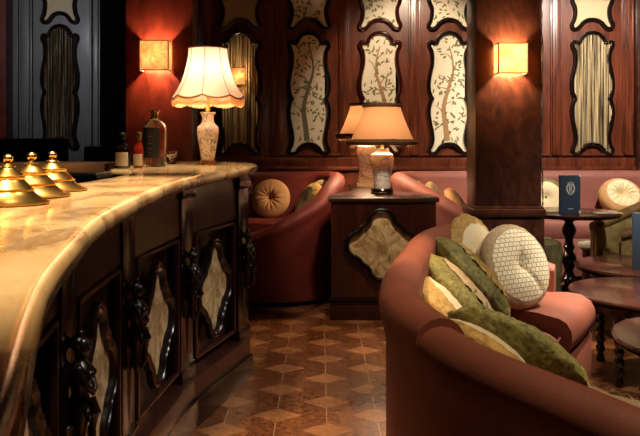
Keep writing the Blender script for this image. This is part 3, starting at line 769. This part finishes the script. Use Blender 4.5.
# ------------------------------------------------------------------ cushions
def cushion(x, y, seat, nrm, R, T, fm, bm_, label, group, fluff=.0, faceR=.80, dimple=.5, sq=1.0, pleat=.0, z=None, button=True, name='round_cushion', crease=None, lens=False):
    nv = Vector(nrm).normalized(); hz = math.sqrt(max(0, 1-nv.z**2))
    cz = z if z else seat+R*hz+T*.34*abs(nv.z)-.012
    e = empty(name, label, 'cushion', (x, y, cz), 0, group)
    e.rotation_euler = nv.to_track_quat('Z', 'Y').to_euler()
    def surf(r):      # half thickness at relative radius
        body = ((1-r**2)**.66 if lens else (1-r**3.2)**.5) if r < 1 else 0
        return T/2*body*(1-dimple*math.exp(-(r/.22)**2))
    sd = random.random()*50
    def pt(r, a, s_):
        h = surf(r); rr = r*R
        if pleat: h *= 1+pleat*math.sin(a*14)*math.exp(-((r-.35)/.28)**2)
        v = Vector((rr*math.cos(a), rr*math.sin(a)*sq, s_*h))
        if crease is not None and s_ > 0:
            for ca in crease:
                dd = abs((a-ca+PI) % (2*PI)-PI)*r
                if dd < .08 and r < .8: v.z -= .012*(1-dd/.08)
        if fluff:
            k = noise.noise(v*55+Vector((sd, 0, 0)))*fluff*(0.2 if r < faceR else 1)
            v += (v.normalized() if v.length > 1e-4 else Vector((0, 0, 1)))*k
        return v
    seg = 64
    for s_, nm in ((1, 'cover_face'), (-1, 'cover_face')):
        b = B(); rs = [.001, .05, .1, .16, .22, .3, .4, .5, .6, .7, faceR]
        b.skin([[pt(r, 2*PI*i/seg, s_) for i in range(seg)] for r in rs], True, False); b.build(nm, fm, e, 80)
    b = B(); rs = [faceR, .86, .91, .95, .98, 1.0]
    rings = [[pt(r, 2*PI*i/seg, 1) for i in range(seg)] for r in rs]+[[pt(r, 2*PI*i/seg, -1) for i in range(seg)] for r in rs[-2::-1]]
    b.skin(rings, True, False); b.build('border', bm_, e, 80)
    if button:
        b = B(); b.ball((0, 0, surf(0)), R*.07, sc=(1, 1, .5)); b.build('button', bm_, e)
    return e
GF = 'round cushions on the foreground sofa'
S1, S2 = .487, .442
cushion(.912, 3.37, S1-.005, (.46, -.80, .32), .200, .13, M['weave'], M['taupe'], 'large cream basket-weave round cushion with taupe border facing the camera', GF, .006, .84, .35, crease=(1.5, 5.3))
cushion(.735, 3.46, S1+.02, (.66, -.62, .25), .205, .15, M['cream'], M['gold_fluff'], 'cream cushion with gold fluffy rim just behind the basket-weave one', GF, .012, .74, lens=True)
cushion(.645, 3.06, S1, (.74, -.03, .66), .22, .17, M['gold_fluff'], M['olive'], 'olive velvet cushion leaning next to the basket-weave cushion', GF, .016, .50, .2, lens=True)
cushion(.532, 2.80, S1-.03, (.74, .0, .66), .22, .18, M['taupe'], M['olive_fluff'], 'olive velvet cushion in the middle of the leaning row', GF, .018, .55, .2, lens=True)
cushion(.437, 2.55, S2+.03, (.74, .02, .64), .185, .16, M['cream'], M['gold_fluff'], 'cream cushion with gold fringe closest to the sofa rim in the row', GF, .016, .70, .2, lens=True)
cushion(.575, 2.12, S2-.01, (.54, .43, .71), .228, .15, M['diamond'], M['olive_fluff'], 'big diamond quilted cushion with shaggy olive rim', GF, .02, .70, .2, lens=True)
cushion(.425, 1.93, S2+.085, (.56, .36, .74), .175, .14, M['cream'], M['gold_fluff'], 'cream cushion half hidden between sofa rim and diamond quilted cushion', GF, .012, .9, .2, lens=True)
cushion(.64, 1.46, S2+.02, (.5, .45, .75), .20, .14, M['cream'], M['taupe'], 'fluffy beige cushion nearest the camera peeping over the sofa rim', GF, .02, .5)
GB = 'cushions on the booths along the back wall'
cushion(-.46, 6.74, .553, (-.15, -.95, .25), .185, .13, M['tan'], M['tan'], 'round tan tufted cushion beside the end of the bar', GB, 0, .84, .7, pleat=.08)
cushion(-.01, 6.60, .553, (-.75, -.55, .35), .19, .12, M['gold_fluff'], M['taupe'], 'gold patterned cushion in the dark booth, the upper of two', GB, .008, .7)
cushion(-.10, 6.30, .553, (-.8, -.35, .45), .19, .12, M['taupe'], M['gold_fluff'], 'gold patterned cushion in the dark booth, the lower of two', GB, .008, .7)
cushion(.915, 6.55, .553, (.88, -.35, .3), .185, .12, M['cream'], M['cream'], 'cream cushion next to the lamp cabinet, first of three', GB, .004, .8)
cushion(1.03, 6.42, .553, (.88, -.3, .35), .185, .12, M['cream'], M['taupe'], 'cream cushion second from the lamp cabinet with taupe edge', GB, .004, .8)
cushion(1.17, 6.10, .553, (.80, -.2, .55), .18, .12, M['tan'], M['tan'], 'tan cushion lying over the booth wing near the brown pillar', GB, .004, .8)
cushion(2.10, 6.72, .553, (-.1, -.95, .25), .19, .13, M['cream'], M['olive'], 'cream cushion with olive lower edge on the pink bench by the menu', GB, .004, .78, .4)
cushion(2.79, 6.68, .553, (-.05, -.78, .60), .20, .21, M['cream'], M['tan'], 'plump pale tufted cushion on the pink bench beneath the cloth panel', GB, 0, .72, .8, pleat=.12)

# ------------------------------------------------------------------ lamp cabinet
e = empty('lamp_cabinet', 'dark wood cabinet with shaped gilt panel carrying two lamps', 'cabinet', (0, 0, 0))
fp = [(.080, 5.09), (.820, 5.09), (.820, 5.33), (.58, 5.80), (.58, 6.75), (.28, 6.75), (.28, 5.80), (.080, 5.33)]
B().prism(fp, .10, .83).build('cabinet_body', M['mahogany'], e, 0)
fp2 = [(.06, 5.07), (.84, 5.07), (.84, 5.34), (.60, 5.82), (.60, 6.78), (.26, 6.78), (.26, 5.82), (.06, 5.34)]
slabo = slab(fp2, .832, .868, .012, 'cabinet_top', M['mahogany'], '', ''); del slabo['label']; del slabo['category']; slabo.parent = e
B().prism([(.07, 5.075), (.83, 5.075), (.83, 5.34), (.07, 5.34)], 0, .11).build('plinth', M['mahogany'], e, 0)
b = B(); b.box((.45, 5.08, .148), (.78, .03, .018), bevel=.006); b.box((.45, 5.083, .125), (.77, .024, .012), bevel=.004); b.build('base_moulding', M['frame_black'], e)
b = B(); frame_sweep(b, QUAT, PROF, 1.0, 1.0, Matrix.Translation((.435, 5.089, .525))); b.build('shaped_frame', M['frame_black'], e)
b = B(); fill(b, QUAT, 0)
for v in b.bm.verts: v.co += Vector((.435, 5.081, .525))
b.build('gilt_glass', M['antique'], e, 0)
ZK = .868
def cone_lamp(x, y, z, vm, label, books, power):
    e = empty('table_lamp', label, 'table lamp', (x, y, z), 0, 'cone shade lamps on the cabinet')
    z0 = 0
    if books:
        for k, (w_, h) in enumerate(((.17, .035), (.15, .03), (.14, .03))):
            B().box((0, 0, z0+h/2), (w_, w_, h), bevel=.008).build('plinth_step', M['tan_stone'], e); z0 += h
    else:
        B().lathe([(0, 0), (.085, 0), (.088, .01), (.080, .02), (.086, .03), (.080, .042), (0, .042)], 36).build('foot', M['porcelain_foot'], e); z0 = .042
    B().lathe([(r, z0+zz) for r, zz in [(0, 0), (.060, 0), (.064, .02), (.060, .06), (.072, .12), (.086, .18), (.090, .22), (.082, .255), (.058, .272), (.052, .285), (.056, .30), (.0, .302)]], 40).build('vase', vm, e)
    zt = z0+.30
    B().lathe([(0, zt), (.015, zt), (.012, zt+.03), (.008, zt+.04), (.008, zt+.16), (0, zt+.16)], 16).build('stem', M['brass'], e)
    s0 = z0+.345; ht = .275; r0, r1 = .245, .135
    b = B(); b.skin([[Vector((r*math.cos(2*PI*i/64), r*math.sin(2*PI*i/64), zz)) for i in range(64)] for r, zz in [(r0+(r1-r0)*k/8-.008*math.sin(PI*k/8), s0+ht*k/8) for k in range(9)]], True, False)
    b.build('lamp_shade', M['shade_tan'], e, 0)
    b = B()
    for r, zz, t in ((r0+.002, s0, .022), (r1+.002, s0+ht, .014)):
        b.tube([((r+.003*random.random())*math.cos(2*PI*i/90), (r+.003*random.random())*math.sin(2*PI*i/90), zz+.003*random.random()) for i in range(91)], t, 8)
    for i in range(110):
        a = 2*PI*i/110; l = .03+.012*random.random()
        b.tube([(r0*math.cos(a), r0*math.sin(a), s0), (r0*math.cos(a), r0*math.sin(a), s0-l)], [.004, .002], 5)
    b.build('fringe_trim', M['fringe_brown'], e)
    lamp_light(e, s0+.10, power)
cone_lamp(.468, 5.42, ZK, M['vase_blue'], 'lit cone shade lamp with blue and white vase, in front on the cabinet', False, 27)
cone_lamp(.405, 6.30, ZK, M['vase_green'], 'lit cone shade lamp partly hidden behind the blue vase lamp', True, 46)

# ------------------------------------------------------------------ tables
def round_table(x, y, z, R, label, legs, rot=0, group='low round tables'):
    e = empty('round_table', label, 'table', (x, y, 0), rot, group)
    B().lathe([(0, z-.045), (R-.05, z-.045), (R-.03, z-.04), (R-.012, z-.034), (R-.022, z-.026), (R-.004, z-.020), (R, z-.010), (R-.004, z-.002), (R-.012, z), (0, z)], 72).build('table_top', M['table_wood'], e)
    b = B(); b.lathe([(0, z-.09), (R-.10, z-.09), (R-.10, z-.044), (0, z-.044)], 48); b.build('apron', M['black_wood'], e)
    for k in range(legs):
        a = 2*PI*k/legs; r = R-.12
        prof = [(0, 0), (.022, 0), (.026, .01), (.02, .03), (.016, .05)]
        zz = .05
        while zz < z-.17:
            prof += [(.024, zz+.012), (.028, zz+.024), (.024, zz+.036), (.017, zz+.048)]; zz += .05
        prof += [(.03, z-.13), (.03, z-.088), (0, z-.088)]
        B().lathe(prof, 16, (r*math.cos(a), r*math.sin(a), 0)).build('leg', M['black_wood'], e)
    return e
round_table(2.12, 4.72, .45, .43, 'low round wooden table farthest back, behind the other low tables', 4, .72)
round_table(1.79, 3.88, .45, .43, 'low round wooden table beside the end of the foreground sofa seat', 4, .62)
round_table(1.66, 2.93, .45, .44, 'low round wooden table nearest the camera, cut by the picture edge', 4, .85)
e = empty('pedestal_table', 'tall round pedestal table with turned leg holding the blue menu', 'table', (1.92, 5.55, 0))
zt = .722
B().lathe([(0, zt-.035), (.34, zt-.035), (.37, zt-.028), (.362, zt-.020), (.385, zt-.012), (.385, zt-.004), (.378, zt), (0, zt)], 72).build('table_top', M['table_wood'], e)
B().lathe([(0, .06), (.05, .06), (.055, .10), (.04, .14), (.035, .18), (.055, .21), (.035, .245), (.03, .27), (.045, .31), (.058, .35), (.05, .39), (.03, .42), (.045, .45), (.03, .48), (.032, .52), (.052, .56), (.055, .59), (.04, .62), (.03, .64), (.07, .67), (.12, .686), (0, .687)], 28).build('turned_column', M['black_wood'], e)
for k in range(3):
    a = 2*PI*k/3+.5; b = B(); b.tube([(.03*math.cos(a), .03*math.sin(a), .13), (.13*math.cos(a), .13*math.sin(a), .10), (.22*math.cos(a), .22*math.sin(a), .04), (.27*math.cos(a), .27*math.sin(a), .02)], [.03, .026, .02, .02], 10); b.build('foot', M['black_wood'], e)

# menus
def menu(x, y, z, rz, wd, h, label):
    e = empty('menu_card', label, 'menu', (x, y, z), rz, 'navy menus standing on tables')
    B().box((0, 0, h/2), (wd, .006, h), bevel=.0015).build('cover', M['navy'], e)
    B().box((wd*.01, .022, h/2), (wd*.97, .006, h), bevel=.0015).build('cover', M['navy'], e)
    B().box((0, .011, h/2+.002), (wd*.95, .012, h*.985)).build('pages', M['paper'], e, 0)
    B().box((-wd/2, .011, h/2), (.006, .028, h), bevel=.002).build('spine', M['navy'], e)
    b = B(); y0 = -.0042   # crest: oval ring, monogram strokes and little crown spikes
    cz = h*.655; s = wd*.2
    def st(x0, z0, x1, z1, t):
        p, q = Vector((x0*s, z0*s+cz)), Vector((x1*s, z1*s+cz)); d = (q-p).normalized(); n_ = Vector((-d.y, d.x))*t*s/2
        vs = [b.bm.verts.new((c.x, y0, c.y)) for c in (p-n_, q-n_, q+n_, p+n_)]; b.bm.faces.new(vs)
    for k in range(24):
        if k in (5, 6, 17, 18): continue
        a0, a1 = 2*PI*k/24, 2*PI*(k+1)/24; st(.95*math.cos(a0), 1.2*math.sin(a0), .95*math.cos(a1), 1.2*math.sin(a1), .34)
    st(-.3, -.75, -.3, .75, .22); st(-.3, .7, .25, .7, .18); st(.3, .65, .3, .1, .2); st(-.3, .02, .3, .02, .18); st(0, 0, .4, -.75, .2); st(0, -.9, 0, 1.0, .12)
    for k in range(5):
        xx = (k-2)*.33; st(xx, 1.25, xx*1.15, 1.65-.1*abs(k-2), .16); st(xx, -1.25, xx*.8, -1.65+.12*abs(k-2), .16)
    b.build('crest', M['white'], e, 0)
    b = B(); s = 1; cz = h*.115
    xs = -wd*.13
    for k in range(5):
        x0 = xs+k*wd*.056
        st(x0, -.004, x0, .004, .0022); st(x0, .004, x0+.004, -.003, .0018); st(x0+.0045, -.004, x0+.0045, .004, .0022)
    b.build('small_lettering', M['white'], e, 0)
    B().box((wd/2-.006, -.001, .010), (.014, .009, .022)).build('corner_guard', M['white'], e, 0)
    B().box((wd/2-.006, -.001, h-.006), (.014, .009, .014)).build('corner_guard', M['white'], e, 0)
menu(1.885, 5.42, zt, .10, .155, .285, 'navy menu with white crest standing on the tall pedestal table')
menu(2.052, 4.52, .45, -.25, .16, .36, 'navy menu standing on the farthest low table at the picture edge')
e = tag(B().box((2.13, 5.42, zt+.003), (.15, .08, .006), rz=.2, bevel=.002).build('white_sheet', M['white']), 'thin white napkin lying flat on the tall pedestal table', 'sheet')  # thin flat white slab on the pedestal table top

# stools and tub chair
e = empty('velvet_pouf', 'shiny olive satin pouf under the tall table beside the pillar', 'stool', (1.585, 5.22, 0), 0)
B().lathe([(0, .06), (.14, .06), (.155, .10), (.15, .30), (.16, .46), (.15, .53), (.10, .56), (0, .565)], 48, rad=lambda a, z: 1+.03*math.sin(a*18)+.02*math.sin(a*7+z*9)).build('cover', M['satin'], e)
B().lathe([(0, 0), (.13, 0), (.14, .065), (0, .066)], 32).build('base', M['black_wood'], e)
e = empty('round_stool', 'small stool with pale round seat beyond the pedestal table', 'stool', (2.36, 6.12, 0))
B().lathe([(0, .36), (.15, .36), (.165, .375), (.16, .395), (.12, .405), (0, .407)], 40).build('seat', M['cream_seat'], e)
B().lathe([(0, .0), (.12, .0), (.13, .03), (.125, .33), (.15, .362), (0, .363)], 28).build('stool_body', M['mahogany'], e)
e = empty('tub_chair', 'olive gold damask tub chair with sloping arm at the picture edge', 'armchair', (2.62, 5.56, 0), 0)
path = [(-.42, -.30, .60), (-.30, -.34, .64), (-.05, -.36, .74), (.16, -.33, .82), (.30, -.18, .86), (.33, 0, .86), (.30, .18, .86), (.16, .33, .82), (-.05, .36, .74), (-.42, .30, .60)]
P = resample(spline(path, 8), 50)
b = B(); In = offset_path(P, -.09); rings = []
for p, q in zip(P, In):
    d = (q-p).normalized(); d.z = 0; zt_ = p.z
    rings.append([Vector((p.x+d.x*o, p.y+d.y*o, z)) for o, z in [(.01, .2), (0, .3), (0, zt_-.09), (.0, zt_-.06), (.07, zt_-.055), (.09, zt_-.08), (.09, .35), (.09, .2)]])
b.skin(rings, True, True); b.build('shell', M['damask'], e, 50)
b = B(); rings = []
for p, q in zip(P, In):
    d = (q-p).normalized(); d.z = 0; zt_ = p.z; cz = zt_-.03
    rings.append([Vector((p.x+d.x*(.04+.062*math.cos(a)), p.y+d.y*(.04+.062*math.cos(a)), cz+.042*math.sin(a))) for a in [2*PI*k/12 for k in range(12)]])
b.skin(rings, True, True); b.build('arm_roll', M['arm_gold'], e, 50)
B().box((-.06, 0, .34), (.60, .50, .16), bevel=.05).build('seat', M['damask'], e)
for sx_, sy_ in ((-.39, -.26), (-.39, .26), (.26, -.2), (.26, .2)):
    B().box((sx_, sy_, .26 if sx_ < 0 else .12), (.045, .045, .52 if sx_ < 0 else .24), bevel=.008).build('leg', M['mahogany'], e)
